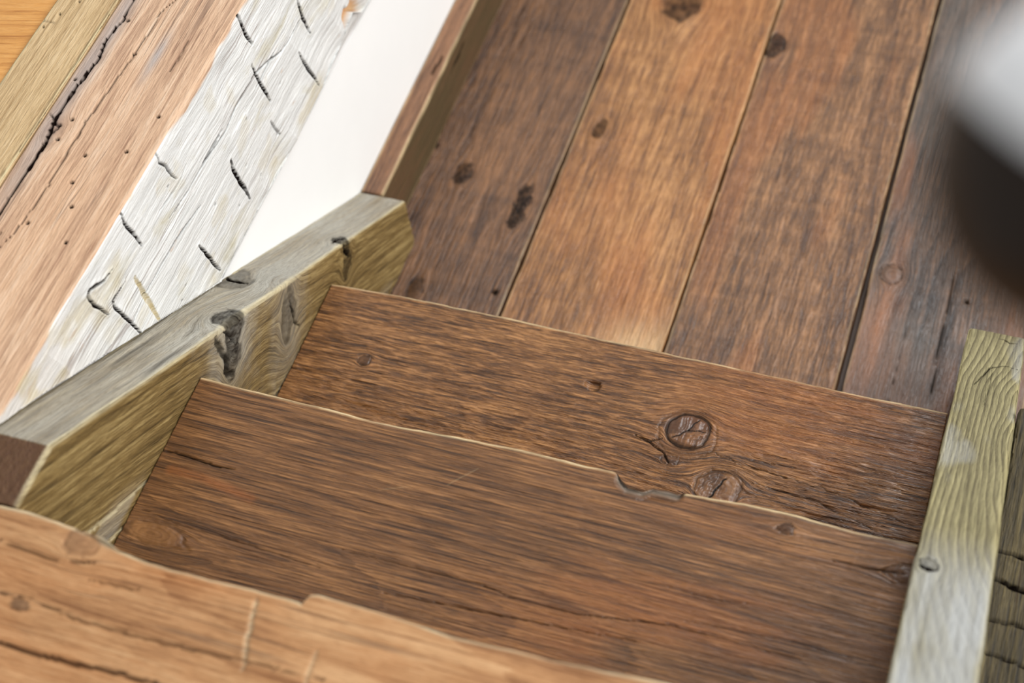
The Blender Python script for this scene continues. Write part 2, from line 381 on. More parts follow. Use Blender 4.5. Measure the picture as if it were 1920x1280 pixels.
# ------------------------------------------------------------------ the setting: floor, wall, baseboard
floor = tag(box('floor', M_F[0], (-.9, -.45, ZF - .09), (2.08, 3.1, ZF - .035), bev=0), 'dark wooden sub floor under the wide brown floorboards', 'floor', 'structure')
seams = [-.0735, .1665, .4075, .649, .892, 1.13, 1.36, 1.60, 1.84, 2.08]
FK = {0: [dict(p=(-.052, 1.005, ZF), a=.016, dark=1.0, rim=.8, k=.6), dict(p=(-.043, .965, ZF), a=.008, dark=.9), dict(p=(.026, .958, ZF), a=.013, dark=.9, k=.6, rim=.2),
          dict(p=(.131, .93, ZF), a=.011, dark=1.0, k=.4, rim=.6), dict(p=(.132, .897, ZF), a=.010, dark=1.0, k=.4, rim=.6), dict(p=(.031, .733, ZF), a=.010, dark=.7)],
      1: [dict(p=(.2025, 1.09, ZF), a=.010, dark=.9, rim=.2), dict(p=(.255, 1.385, ZF), a=.03, dark=.9, k=.8, rim=.3), dict(p=(.30, .60, ZF), a=.012, dark=.5)],
      2: [dict(p=(.4218, 1.324, ZF), a=.014, dark=.9, rim=.8)],
      3: [dict(p=(.6814, .923, ZF), a=.015, k=.9, wob=.2, dark=.25, rim=.75, rings=2)]}
FCR = {0: [dict(pts=[(.0286, 1.3458), (.0145, 1.1684), (.0049, .9919)], w=.0022, d=.001, dark=.45)],
       3: [dict(pts=[(.7205, .8847), (.720, .7917), (.7195, .7025)], w=.0018, d=.002, dark=.8), dict(pts=[(.7671, .9734), (.7653, .8583), (.7707, .7289)], w=.0022, d=.003, dark=.9)]}
FH = {0: [(.146, .755, ZF, .006), (.1713, .8182, ZF, .008)], 3: [(.79, .90, ZF, .004)]}
for i in range(len(seams) - 1):
    a, b = seams[i], seams[i + 1]; sd = 200 + i * 13
    ea = (lambda s, a=a, sd=sd: a + .0016 + .0012 * n1(s * 9, sd)); eb = (lambda s, b=b, sd=sd: b - .0018 + .0014 * n1(s * 9, sd + 4))
    if i == 3: ea = lambda s: .649 + .0035 + .003 * sstep(1.1, .75, s) + .0012 * n1(s * 9, 77)
    near = np.arange(.30, 1.62, .0032) if i < 5 else np.arange(.30, 1.62, .02)
    ss = np.r_[np.arange(-.4, .30, .03), near, np.arange(1.64, 3.1, .03)]
    dz = [0, .0005, -.001, -.004, -.004, -.002, -.003, -.002, -.003][i]
    def fh(e, i=i):
        h = e['h']; top = e['F'] == 0
        saw = n1(e['y'][:, 0] * 38, 300 + i, 2)[:, None] * (.5 + .5 * vnoise(e['x'] * 14, e['y'] * 5, 0 * e['x'], 9))
        h = h + .0009 * saw * top
        return h
    def fs(e, i=i):
        top = e['F'] == 0
        if i == 1:
            e['stn'][..., 1] = .45 * sstep(-.1, .4, fbm(e['x'] * 9, e['y'] * 4, 0 * e['x'], 3, 55)) * top
            e['msk'][..., 2] = np.maximum(e['msk'][..., 2], .5 * np.exp(-(((e['x'] - .375) / .06) ** 2 + ((e['y'] - .70) / .05) ** 2)) * top)
        if i in (2, 3): e['stn'][..., 1] = .4 * sstep(0, .4, fbm(e['x'] * 12, e['y'] * 3, 0 * e['x'], 3, 61 + i)) * top
        if i == 3: e['stn'][..., 0] = .55 * sstep(-.2, .3, fbm(e['x'] * 10, e['y'] * 3, 0 * e['x'] + 5, 3, 66)) * top
    timber('plank', M_F[min(i, 3)] if i < 4 else M_F[3], 'y', ss, rect(ea, eb, ZF - .034, ZF + dz), (74 if i < 5 else 10, 3, 2, 3), floor,
           R=.0025, G=G_Y, knots=FK.get(i, ()), cracks=FCR.get(i, ()), holes=FH.get(i, ()), relief=.0009, relief_k=(9, 95), pith=((a + b) / 2 + .05, ZF - .12), pith_tilt=.05,
           ringwarp=.012, seed=sd, hfun=fh, sfun=fs, edge_wear=.35, wear_faces=(0,), goff=(i * 1.7, 0, 0))

wall = tag(box('wall_left', M_PL, (-.30, -.6, ZF - .034), (-.0715, 3.1, -.262), bev=0), 'smooth white plaster wall below the hewn beam', 'wall', 'structure')
bb = timber('baseboard_left', M_BB, 'y', np.r_[np.arange(.8165, 1.62, .006), np.arange(1.65, 3.1, .05)], rect(lambda s: -.071 + 0 * s, lambda s: -.036 + .0015 * n1(s * 16, 5), ZF + .001, -.489), (14, 30, 2, 3),
            R=.003, G=G_Y, relief=.0006, seed=5, edge_wear=.5, sfun=lambda e: e['stn'].__setitem__((Ellipsis, 0), (e['F'] == 1) * 1.0), wear_faces=(0, 1), cracks=[dict(pl='yz', face=[1], pts=[(1.1, -.52), (1.16, -.515)], w=.004, d=.002, dark=.8), dict(pts=[(-.05, 1.06), (-.047, 1.10)], w=.003, d=.001, dark=.8)])
tag(bb, 'reddish brown wooden baseboard at the foot of the white wall', 'baseboard', 'structure')

# ------------------------------------------------------------------ staircase
stair = tag(empty('staircase', (0.4, .3, ZF)), 'stained reclaimed timber staircase leading down to the wide floorboards', 'staircase')
PAR = stair
def kid(o):
    o.matrix_parent_inverse = stair.matrix_world.inverted(); return o
bpy.context.view_layer.update()

T2E = [(-.005, .582), (.0894, .5868), (.2076, .587), (.3513, .585), (.4893, .5833), (.6221, .5824), (.7187, .5812), (.80, .5812)]
T1E = [(0, .2951), (.0844, .2933), (.1493, .2930), (.2147, .2905), (.3055, .2945), (.3952, .297), (.4835, .2965), (.488, .296), (.494, .290), (.503, .2835), (.5197, .2835), (.529, .289), (.545, .289), (.556, .2885), (.5658, .2902), (.6256, .2955), (.6808, .2950), (.7355, .2920), (.80, .2931)]
T0E = [(-.07, .004), (-.0162, .0062), (.0118, .0075), (.0449, .0051), (.0717, .0025), (.0948, .0014), (.1168, -.0069), (.1502, -.0098), (.2152, -.0104), (.2514, -.0086), (.292, -.009), (.2985, -.0095), (.3025, -.0105), (.306, 0.0), (.3143, .0024), (.3657, .0017), (.4421, -.003), (.5138, -.0007), (.6288, .0046), (.86, .004), (1.3, .003)]
def tread(mat, ed, y0, z, seed, x0=.0022, x1=.7995, dens=.00125, segs=150, xs=None, **kw):
    o = timber('tread', mat, 'x', np.linspace(x0, x1, round((x1 - x0) / dens)) if xs is None else xs, rect(y0, edge(ed, seed), z - .042, z), (segs, 10, 2, 3), stair, seed=seed, **kw)
    return kid(o)

def t2_h(e):
    x, y, h = e['x'], e['y'], e['h']; top = e['F'] == 0
    # rough torn-grain band running down the back of the left half
    yb = np.interp(x, [-.01, .0646, .1305, .2019, .3094, .45, .6, .8], [.4413, .4266, .4069, .4055, .3946, .40, .41, .40])
    band = np.exp(-((y - yb - .006) / .010) ** 2)
    h = h - .0022 * band * np.abs(fbm(x * 30, y * 260, 0 * x, 3, 8)) * 2 * top * sstep(.62, .35, x)
    pit = np.exp(-(((x - .3812) / .011) ** 2 + ((y - .5147) / .007) ** 2))
    h = h - .006 * sstep(.3, .75, pit + .3 * fbm(x * 150, y * 150, 0 * x, 2, 4)) * top
    return h
def t2_s(e):
    x, y = e['x'], e['y']; top = e['F'] == 0
    e['stn'][..., 1] = .55 * sstep(-.25, .45, fbm(x * 5, y * 14, 0 * x, 3, 15)) * sstep(.25, .6, x) * top
    pit = np.exp(-(((x - .3812 - .006) / .008) ** 2 + ((y - .5147 + .004) / .006) ** 2))
    e['msk'][..., 1] = np.maximum(e['msk'][..., 1], .55 * sstep(.55, .9, pit) * top)
rel2 = lambda x, y, z: .0009 + .0013 * sstep(.52, .44, y) + .0009 * sstep(.45, .75, x)
tread(M_T2, T2E, .255, -2 * RISE, 12, R=.0026, relief=rel2, relief_k=(10, 150), pith=(.40, -.62), pith_tilt=.04, edge_wear=.75, wear_faces=(0, 1), hfun=t2_h, sfun=t2_s, fdist=np.r_[np.linspace(0, .36, 12)[:-1], np.linspace(.36, 1, 215)[:-1]], xs=np.r_[np.arange(.0022, .44, .0014), np.arange(.44, .61, .0008), np.arange(.611, .7996, .0014)],
      knots=[dict(p=(.5104, .480, -2 * RISE), a=.0235, k=.92, wob=.14, dark=.25, rim=.85, rw=.05, rough=.0003, groove=.002, rise=.0012, rings=1.2, reach=2.6, collar=1.42, rays=[(1.13, 1.0), (.15, .95), (3.96, 1.0)]),
             dict(p=(.5635, .4131, -2 * RISE), a=.023, k=.85, wob=.3, dark=.5, rim=.35, rw=.07, rough=.0003, rise=.001, reach=2.2, rays=[(1.2, .8), (4.4, .9)]),
             dict(p=(.0896, .4789, -2 * RISE), a=.0075, k=.9, dark=.5, rim=.7, reach=3), dict(p=(.5, .435, -2 * RISE), a=.006, dark=.4, rim=.3)],
      cracks=[dict(pts=[(.4503, .4589), (.4684, .4535), (.4830, .4627)], w=.0022, d=.003, face=[0], dark=.85), dict(pts=[(.4684, .4535), (.4912, .4427), (.50, .432)], w=.002, d=.003, face=[0], dark=.85),
              dict(pts=[(.5866, .4603), (.6496, .462), (.7114, .4637), (.7943, .4604)], w=.0012, d=.0015, face=[0], dark=.6), dict(pts=[(.5487, .4579), (.6021, .4494), (.691, .4435), (.7927, .4206)], w=.0014, d=.0015, face=[0], dark=.7, jit=.003),
              dict(pts=[(.60, .43), (.68, .425), (.75, .405)], w=.0014, d=.0015, face=[0], dark=.7)])['label'] = 'lower brown tread with a large round cracked knot'

def t1_h(e):
    x, y, h = e['x'], e['y'], e['h']; top = e['F'] == 0
    ye = np.interp(x, [p[0] for p in T1E], [p[1] for p in T1E])
    chip = sstep(.486, .496, x) * sstep(.564, .556, x)
    h = h - .006 * chip * sstep(.013, .0, ye - y + .002 * fbm(x * 90, y * 90, 0 * x, 2, 7)) * top
    h = h - .004 * sstep(.003, .0006, np.abs(ye - y - .010 - .003 * np.sin((x - .49) * 45))) * sstep(.515, .525, x) * sstep(.558, .55, x) * top
    return h
def t1_s(e):
    x, y = e['x'], e['y']; top = e['F'] == 0
    ye = np.interp(x, [p[0] for p in T1E], [p[1] for p in T1E])
    chip = sstep(.486, .492, x) * sstep(.562, .556, x) * sstep(.012, .002, ye - y) * top
    e['stn'][..., 0] = np.maximum(e['stn'][..., 0], .8 * chip)
    wide = sstep(.484, .490, x) * sstep(.565, .559, x)
    e['msk'][..., 2] *= 1 - wide; e['msk'][..., 0] = np.maximum(e['msk'][..., 0], .2 * wide * sstep(.022, .008, ye - y) * top)
    d, t = poly_dist([(.0214, .175), (.0602, .175), (.1222, .1645)], x, y)
    e['stn'][..., 1] = .85 * sstep(.009, .001, d) * top
    e['stn'][..., 1] = np.maximum(e['stn'][..., 1], .5 * sstep(-.1, .45, fbm(x * 5, y * 22, 0 * x, 3, 25)) * (.35 + .65 * sstep(.22, .16, y)) * sstep(.3, .6, x) * top)
tread(M_T1, T1E, -.035, -RISE, 23, R=.0028, relief=.0007, relief_k=(7, 170), pith=(.10, -.33), pith_tilt=-.05, ringwarp=.008, edge_wear=1.0, wear_faces=(0, 1), hfun=t1_h, sfun=t1_s, fdist=np.r_[np.linspace(0, .29, 12)[:-1], np.linspace(.29, 1, 205)[:-1]],
      knots=[dict(p=(.6702, .2755, -RISE), a=.006, k=.7, dark=.9, rim=.4), dict(p=(.035, .098, -RISE), a=.012, k=.30, dark=.35, rim=.2, rings=2.5, reach=4), dict(p=(.7925, .256, -RISE), a=.010, dark=.6, rim=.3)],
      cracks=[dict(pts=[(.0016, .1956), (.0278, .1955), (.0651, .1922), (.0902, .1933)], w=.002, d=.003, face=[0]), dict(pts=[(.0111, .1232), (.0629, .1152), (.1323, .1144), (.2265, .1082)], w=.0013, d=.001, face=[0], dark=.6),
              dict(pts=[(.2398, .1341), (.311, .1346), (.3921, .1351), (.4281, .1298), (.495, .1303), (.5839, .1433), (.6266, .1435), (.7156, .1426)], w=.0015, d=.0015, face=[0], dark=.7, jit=.001),
              dict(pts=[(.535, .1808), (.5728, .1833), (.6168, .181), (.6529, .1863)], w=.0012, d=.001, face=[0], dark=.5), dict(pts=[(.7223, .2538), (.7643, .2543), (.7925, .2561)], w=.0016, d=.002, face=[0], dark=.8),
              dict(pts=[(.60, .152), (.70, .158), (.79, .155)], w=.0013, d=.001, face=[0], dark=.5),
              dict(pts=[(.30, .1), (.42, .108), (.56, .118)], w=.0016, d=.002, face=[0], dark=.6),
              dict(pts=[(.32, .235), (.345, .262)], w=.0012, d=.0002, face=[0], pale=.16), dict(pts=[(.25, .21), (.285, .225)], w=.001, d=.0002, face=[0], pale=.14)])['label'] = 'middle brown tread with a splintered chip in its front edge'

def t0_h(e):
    x, y, h = e['x'], e['y'], e['h']; top = e['F'] == 0
    kn = np.exp(-(((x - .098) / .022) ** 2 + ((y - .0) / .008) ** 2))
    h = h - .006 * kn * top + .0014 * fbm(x * 20, y * 30, 0 * x, 3, 44) * top
    return h
def t0_s(e):
    x, y = e['x'], e['y']; top = e['F'] <= 1
    kn = np.exp(-(((x - .104) / .016) ** 2 + ((y - .0) / .007) ** 2))
    e['stn'][..., 0] = np.maximum(e['stn'][..., 0], 1.0 * sstep(.35, .8, kn + .3 * fbm(x * 60, y * 60, 0 * x, 2, 3)) * top)
    e['stn'][..., 1] = .28 * sstep(.0, .5, fbm(x * 6, y * 12, 0 * x, 3, 31)) * top
    e['msk'][..., 2] = np.maximum(e['msk'][..., 2], .9 * np.exp(-(((x - .108) / .012) ** 2 + ((y + .001) / .006) ** 2)) * top)
tread(M_T0, T0E, -.29, 0.0, 34, x0=-.060, x1=1.30, dens=.002, segs=130, R=.003, relief=.0007, relief_k=(6, 110), pith=(.0, -.2), pith_tilt=.03, edge_wear=.9, wear_faces=(0, 1), hfun=t0_h, sfun=t0_s,
      knots=[dict(p=(.08, -.010, 0), a=.012, k=.7, dark=.5, rim=.15, reach=5), dict(p=(.0542, -.0813, 0), a=.0055, dark=1.0, rim=.6)],
      cracks=[dict(pts=[(.0029, -.0277), (.0326, -.0299), (.0743, -.0342)], w=.002, d=.003, face=[0], dark=.8), dict(pts=[(.0752, -.0306), (.1024, -.0243)], w=.002, d=.003, face=[0], dark=.7),
              dict(pts=[(.0297, -.0755), (.0627, -.0746), (.1205, -.0801), (.1954, -.0802), (.2707, -.0746), (.35, -.073)], w=.002, d=.003, face=[0], dark=.7),
              dict(pts=[(.0, -.119), (.0547, -.1199), (.0988, -.1206), (.1759, -.1153), (.25, -.118)], w=.0028, d=.003, face=[0], dark=.85), dict(pts=[(.1006, -.042), (.1534, -.0384)], w=.002, d=.002, face=[0], dark=.6),
              dict(pts=[(.2609, -.0157), (.2642, -.0372), (.2689, -.0569), (.2776, -.0844)], w=.0026, d=.003, face=[0], pale=.5, jit=.002), dict(pts=[(.3323, -.0504), (.3333, -.067), (.3349, -.0792), (.34, -.09)], w=.0024, d=.002, face=[0], pale=.4)])['label'] = 'light honey coloured top board of the landing'
# landing board behind the camera side, risers
for i in range(5):
    y1 = -.294 - i * .304
    kid(timber('landing_board', M_T0, 'x', np.arange(-.06, 1.3, .02), rect(y1 - .30, y1, -.042, 0), (12, 2, 2, 2), stair, R=.003, relief=.0005, seed=51 + i, pith=(-.4, -.2), goff=(i * 1.3, 0, 0)))
for i, mt in ((0, M_T1), (1, M_T1), (2, M_T2)):
    y = i * GO - .03
    kid(timber('riser', mt, 'x', np.arange(.0005, .7996, .01), rect(y - .022, y, -(i + 1) * RISE + .0005, -i * RISE - .0425), (3, 24, 2, 6), stair, R=.0015, relief=.0004, seed=60 + i, goff=(i * .9, 0, 0)))

# stringers (plumb sections swept along the run, grain along the slope)
def ls_top(s): return np.minimum(.0, np.maximum(str_top(s), -.488)) + np.where((s > .08) & (s < .80), .0022 * n1(s * 9, 17), 0)
def ls_in(s): return .0 + .0014 * n1(s * 13, 18)
ys = np.unique(np.r_[np.arange(.0075, .8125, .0021), (A0 / SL), .8125])
LK = [dict(p=(-.005, .3756, str_top(.3756) - .006), a=.019, k=.8, kw=.55, dark=.95, rim=.5, rise=.004, grey=.9, reach=4), dict(p=(.0, .352, -.235), a=.018, k=.9, kw=.6, dark=.8, rim=.3, rise=.003, reach=4),
      dict(p=(.0, .476, -.315), a=.020, k=1.0, kw=.5, dark=.65, rim=.25, rise=.003, grey=.5, reach=4), dict(p=(-.057, .473, str_top(.473)), a=.020, k=.6, kw=.8, dark=.55, rim=.25, rise=.002, grey=1.0, reach=4),
      dict(p=(-.008, .642, str_top(.642)), a=.012, k=.9, kw=.5, dark=.95, rim=.7, rise=.003, reach=4), dict(p=(.0, .63, -.405), a=.012, k=.8, kw=.5, dark=.8, rim=.2, reach=4)]
def ls_s(e):
    top = e['F'] == 0; x, y, z = e['x'], e['y'], e['z']
    lev = (y < A0 / SL - .001) & top
    sl = top & ~lev
    e['stn'][..., 0] = np.maximum(e['stn'][..., 0], sl * (.75 + .4 * fbm(x * 30, y * 6, z * 6, 2, 71)))
    e['stn'][..., 1] = lev * 1.0 + .0
    low = (e['F'] == 1) * sstep(.12, .17, str_top(y) - z)
    e['stn'][..., 0] = np.maximum(e['stn'][..., 0],   .4 * low * sstep(-.1, .3, fbm(e['u'] * 8, z * 40, x, 2, 5)))
def ls_h(e):
    h = e['h']; top = e['F'] == 0
    rg = np.abs(fbm(e['u'] * 5 + .5, e['v'] * 95, e['w'] * 20, 2, 83))
    zn = top * np.exp(-((e['y'] - .25) / .15) ** 2)
    h = h - .003 * rg * zn
    e['msk'][..., 0] = np.maximum(e['msk'][..., 0], .7 * zn * sstep(.32, .6, rg))
    return h
kid(timber('stringer', M_LS, 'y', ys, rect(-.0708, ls_in, lambda s: np.maximum(str_top(s) - .36, ZF + .001), ls_top), (44, 120, 2, 6), stair, R=.003, G=G_S, relief=.0011, relief_k=(9, 120),
           knots=LK, seed=72, pith=(-.20, .10), edge_wear=.75, wear_faces=(0, 1), hfun=ls_h, sfun=ls_s,
           cracks=[dict(pts=[(-.069, .476), (-.062, .471), (-.050, .471), (-.040, .474)], w=.004, d=.004, face=[0]), dict(pts=[(-.013, .630), (-.010, .642), (-.004, .650)], w=.003, d=.004, face=[0]),
                   dict(pl='yz', pts=[(.634, -.372), (.633, -.385), (.637, -.40)], w=.003, d=.004, face=[1]), dict(pl='yz', pts=[(.34, -.18), (.342, -.205), (.335, -.24), (.345, -.26)], w=.005, d=.004, face=[1], dark=.7, jit=.006),
                   dict(pl='yz', pts=[(.357, -.19), (.362, -.22)], w=.0025, d=.003, face=[1], dark=.8), dict(pl='yz', pts=[(.487, -.30), (.482, -.335), (.49, -.36)], w=.003, d=.003, face=[1], dark=.8),
                   dict(pl='yz', pts=[(.02, -.115), (.10, -.165), (.17, -.205)], w=.003, d=.002, face=[1], pale=.8), dict(pl='yz', pts=[(.05, -.17), (.10, -.20)], w=.003, d=.002, face=[1], pale=.8)]))['label'] = 'grey topped stringer board along the white wall, olive brown on its side'
def rs_s(e):
    top = e['F'] == 0; y = e['y']; x = e['x']
    e['stn'][..., 0] = np.maximum(e['stn'][..., 0], top * np.clip(sstep(.30, .16, y) * 1.0 + .5 * sstep(.1, .5, fbm(x * 25, y * 9, 0 * x, 3, 91)), 0, 1))
def rs_h(e):
    top = e['F'] == 0
    return e['h'] - .0012 * np.mod(e['ring'] * 150 + .25, 1) ** 3 * top
ysr = np.arange(.035, .764, .0017)
kid(timber('stringer', M_RS, 'y', ysr, rect(lambda s: .8008 + .0014 * n1(s * 12, 27) + .004 * sstep(.75, .765, s), lambda s: .8712 + .0014 * n1(s * 12, 28), lambda s: np.maximum(str_top(s) - .36, ZF + .001), lambda s: str_top(s) - .006 * sstep(.757, .764, s)), (60, 20, 2, 20), stair, R=.004, G=G_S,
           relief=.0006, relief_k=(8, 110), knots=[dict(p=(.813, .219, str_top(.219)), a=.009, k=.8, dark=.5, rim=.8, rise=.003, grey=.8, reach=6)],
           seed=92, pith=(.888, -.0186), pith_tilt=.12, ringwarp=.022, edge_wear=.2, wear_faces=(0, 1, 3), hfun=rs_h, sfun=rs_s,
           cracks=[dict(pts=[(.838, .742), (.846, .742), (.852, .736), (.86, .737)], w=.002, d=.002, face=[0]), dict(pts=[(.82, .60), (.835, .655), (.852, .668), (.866, .664)], w=.0014, d=.002, face=[0]),
                   dict(pts=[(.835, .55), (.838, .62), (.837, .66)], w=.0012, d=.001, face=[0], dark=.7), dict(pts=[(.804, .215), (.814, .211), (.822, .214)], w=.003, d=.003, face=[0])]))['label'] = 'pale grey green stringer board on the open right side'

# ------------------------------------------------------------------ hewn beam, planed plank, upper floor
FX = -.063; TOPZ = .004
def bm_c(s):
    top = TOPZ + .003 * n1(s * 4, 41); face = FX + .0025 * n1(s * 5, 42)
    bot = np.interp(s, [-.5, .4, .445, .473, .56, .644, .72, .791, .84, .885, .905, .93, 1.0, 1.2, 1.5, 2.5], [-.25, -.25, -.252, -.247, -.246, -.25, -.246, -.243, -.236, -.226, -.222, -.245, -.250, -.245, -.25, -.25]) + .0015 * n1(s * 22, 43)
    clip = np.minimum(np.maximum(bot, str_top(s) + .0045 + .002 * n1(s * 20, 44)), top - .004)
    lf = np.full_like(s, -.2125) + .0012 * n1(s * 6, 45); xw = np.full_like(s, -.0735)
    low = np.minimum(clip - .001, -.256)
    return np.stack([np.stack(q, -1) for q in ((lf, top), (face, top), (face, clip), (xw, clip), (xw, low), (lf, low))], 1)
def fc(pts, w, d=.004, **kw): return dict(pl='yz', face=[1], pts=pts, w=w, d=d, **kw)
BC = [fc([(.6617, .0139), (.6578, .0026), (.6595, -.0199), (.6625, -.0355), (.6695, -.0526)], .0033, .006, lip=.0006), fc([(.7881, -.0916), (.788, -.1166), (.7929, -.1394), (.7964, -.1556)], .0036, .006, lip=.0005),
      fc([(.7556, -.15), (.7576, -.1651), (.7629, -.1874), (.7718, -.2106), (.7772, -.2308)], .0030, .006, lip=.0005), fc([(.6533, -.0719), (.6539, -.0841), (.6596, -.1125), (.668, -.1488)], .0032, .005, lip=.0005),
      fc([(.5554, -.1332), (.5528, -.1475), (.5564, -.1728), (.5625, -.1945), (.5641, -.2134)], .0038, .006, lip=.0006), fc([(.4471, -.1633), (.4534, -.189), (.4593, -.2138), (.4672, -.2362)], .0030, .006, lip=.0005),
      fc([(.3549, .0047), (.3531, -.0109), (.3595, -.0356), (.3647, -.063)], .0026, .005, lip=.0005), fc([(.4418, .0045), (.4398, -.0106), (.4485, -.0263), (.4511, -.0434), (.4564, -.0565)], .0022, .004, lip=.0005),
      fc([(.3098, -.0369), (.2936, -.0348), (.2666, -.0187), (.2619, -.0219), (.2644, -.041), (.2759, -.0731)], .0026, .006, lip=.0010), fc([(.317, -.0694), (.2903, -.0652), (.2867, -.0759), (.2961, -.1098), (.3022, -.136), (.305, -.152)], .0026, .006, lip=.0010),
      fc([(.6549, -.1713), (.6615, -.1948), (.6665, -.2069)], .0030, .002, dark=.55), fc([(.3346, -.0821), (.3352, -.107), (.3373, -.1344), (.3391, -.1672)], .0050, .003, pale=.95),
      fc([(.7896, -.1199), (.7234, -.1161), (.6512, -.086), (.5615, -.0932), (.4977, -.0881), (.4646, -.0878), (.4215, -.0844)], .0019, .003, dark=1.0, jit=.001), fc([(.4752, -.1236), (.4288, -.1167), (.3909, -.1141), (.3457, -.1156), (.296, -.1196)], .0019, .003, dark=1.0, jit=.001),
      fc([(.5586, -.0856), (.5054, -.0874)], .0030, .003, dark=.6), fc([(.48, -.0593), (.4483, -.0647), (.4093, -.0609)], .0016, .002, dark=.5), fc([(.7144, -.1028), (.68, -.1054), (.6478, -.1051)], .0016, .002, dark=.6), fc([(.90, -.05), (.84, -.06), (.78, -.055)], .0016, .002, dark=.6),
      dict(face=[0], pts=[(-.1981, .6559), (-.1944, .6204), (-.1992, .5882), (-.1944, .5586), (-.196, .5281), (-.1984, .5064), (-.199, .4687), (-.1927, .4253), (-.1936, .3775), (-.1936, .3237), (-.197, .2)], w=.0026, d=.004, halo=.5, jit=.002),
      dict(face=[0], pts=[(-.1468, .6667), (-.156, .6421), (-.1535, .6158), (-.1562, .5887), (-.1557, .567), (-.1592, .5235), (-.1628, .4645), (-.1619, .4244), (-.1602, .3775), (-.1629, .3159), (-.1696, .281)], w=.0016, d=.003, dark=.8, jit=.002),
      dict(face=[0], pts=[(-.102, .6092), (-.1012, .579), (-.1024, .5573)], w=.0016, d=.002, dark=.6), dict(face=[0], pts=[(-.2082, .4666), (-.1892, .4504), (-.1958, .431)], w=.0022, d=.002, dark=.8), dict(face=[0], pts=[(-.178, .30), (-.181, .24), (-.179, .2)], w=.0016, d=.002, dark=.7)]
BH = [(a, b, TOPZ, .0028) for a, b in [(-.1881, .6218), (-.1558, .574), (-.2058, .5217), (-.0841, .4906), (-.0965, .4355), (-.1356, .381), (-.1567, .3189), (-.1029, .3045), (-.1896, .4536), (-.1799, .4648), (-.1945, .4249), (-.1819, .4342), (-.12, .35), (-.14, .42)]]
BH += [(FX, y, z, .002, 1.0) for y, z in [(.70, -.15), (.61, -.12), (.54, -.20), (.50, -.15), (.44, -.05), (.40, -.18), (.385, -.19), (.60, -.21), (.66, -.20), (.58, -.17)]]
def bm_h(e):
    h = e['h']; face = e['F'] == 1; y, z = e['y'], e['z']
    cell = np.floor(y * 11 + .8 * n1(np.zeros(1), 1)[0] + z * 2.5 + .35 * fbm(y * 9, z * 9, 0 * y, 2, 49))
    ph = y * 11 + z * 2.5 + .35 * fbm(y * 9, z * 9, 0 * y, 2, 49) - cell
    # broad adze scallops: each bite dips and steps out at its end
    h = h + face * sstep(0, .035, TOPZ - z) * (-.0032 * np.sin(np.pi * ph) * (.5 + .5 * vnoise(cell, np.floor(z * 9 + .5 * fbm(y * 6, z * 4, 0 * y, 2, 3)), 0 * y, 52)) + .0018 * fbm(y * 10, z * 16, 0 * y, 3, 50))
    # broken scallop at the far lower corner
    bite = sstep(.872, .88, y) * sstep(.945, .92, y) * sstep(-.195, -.215, z + .012 * fbm(y * 60, z * 60, 0 * y, 2, 4))
    h = h - .012 * bite * face
    return h
def bm_s(e):
    face = (e['F'] == 1) | (e['F'] == 2) | (e['F'] == 3); x, y, z = e['x'], e['y'], e['z']
    rag = .012 * fbm(y * 18, z * 18, 0 * y, 3, 57) + .004
    wv = face * sstep(-.002, .006, (TOPZ - z) + rag - .002) * np.clip(1.0 - .2 * sstep(.30, .12, y), 0, 1)
    e['stn'][..., 2] = wv
    top = e['F'] == 0
    e['stn'][..., 1] = top * .22 * sstep(-.1, .5, fbm(x * 10, y * 4, 0 * x, 3, 58)) * sstep(.75, .3, y)
    e['stn'][..., 0] = np.maximum(e['stn'][..., 0], top * .8 * np.exp(-((x + .20) / .012) ** 2 * 1.0) * sstep(.2, .5, y))
    g2 = np.exp(-(((x + .128) / .006) ** 2 + ((y - .575) / .035) ** 2)); e['stn'][..., 0] = np.maximum(e['stn'][..., 0], top * g2)
    e['msk'][..., 0] = np.maximum(e['msk'][..., 0], top * .6 * np.exp(-(((x + .193) / .012) ** 2 + ((y - .447) / .022) ** 2)))
    fb = e['F'] == 1; nz = fbm(y * 22, z * 30, 0 * y, 3, 63)
    lowe = sstep(-.19, -.245, z) * sstep(-.25, .35, nz); tip = sstep(.40, .15, y) * sstep(.05, .35, nz)
    e['msk'][..., 2] = np.maximum(e['msk'][..., 2], fb * np.clip(.3 * lowe + .4 * tip + .25 * sstep(.3, .5, nz), 0, .55))
    bite = sstep(.874, .88, y) * sstep(.94, .92, y) * sstep(-.198, -.214, z + .012 * fbm(y * 60, z * 60, 0 * y, 2, 4)) * (e['F'] == 1)
    e['stn'][..., 2] *= 1 - bite; e['stn'][..., 1] = np.maximum(e['stn'][..., 1], bite)
ysb = np.r_[np.arange(-.45, .06, .02), np.arange(.065, 1.0, .0014), np.arange(1.005, 2.6, .02)]
beam = timber('timber_beam', M_BM, 'y', ysb, bm_c, (84, 200, 3, 3, 3, 3), None, R=.0035, G=G_Y, cracks=BC, holes=BH, relief=.0004, relief_k=(6, 120), pith=(-.14, -.12), ringwarp=.01, seed=40, hfun=bm_h, sfun=bm_s,
              knots=[dict(p=(-.193, .447, TOPZ), a=.011, k=.6, dark=.4, rim=.0, rise=0, groove=0, reach=5)])
tag(beam, 'thick old beam with peach top and limewashed axe hewn side above the stringer', 'beam')
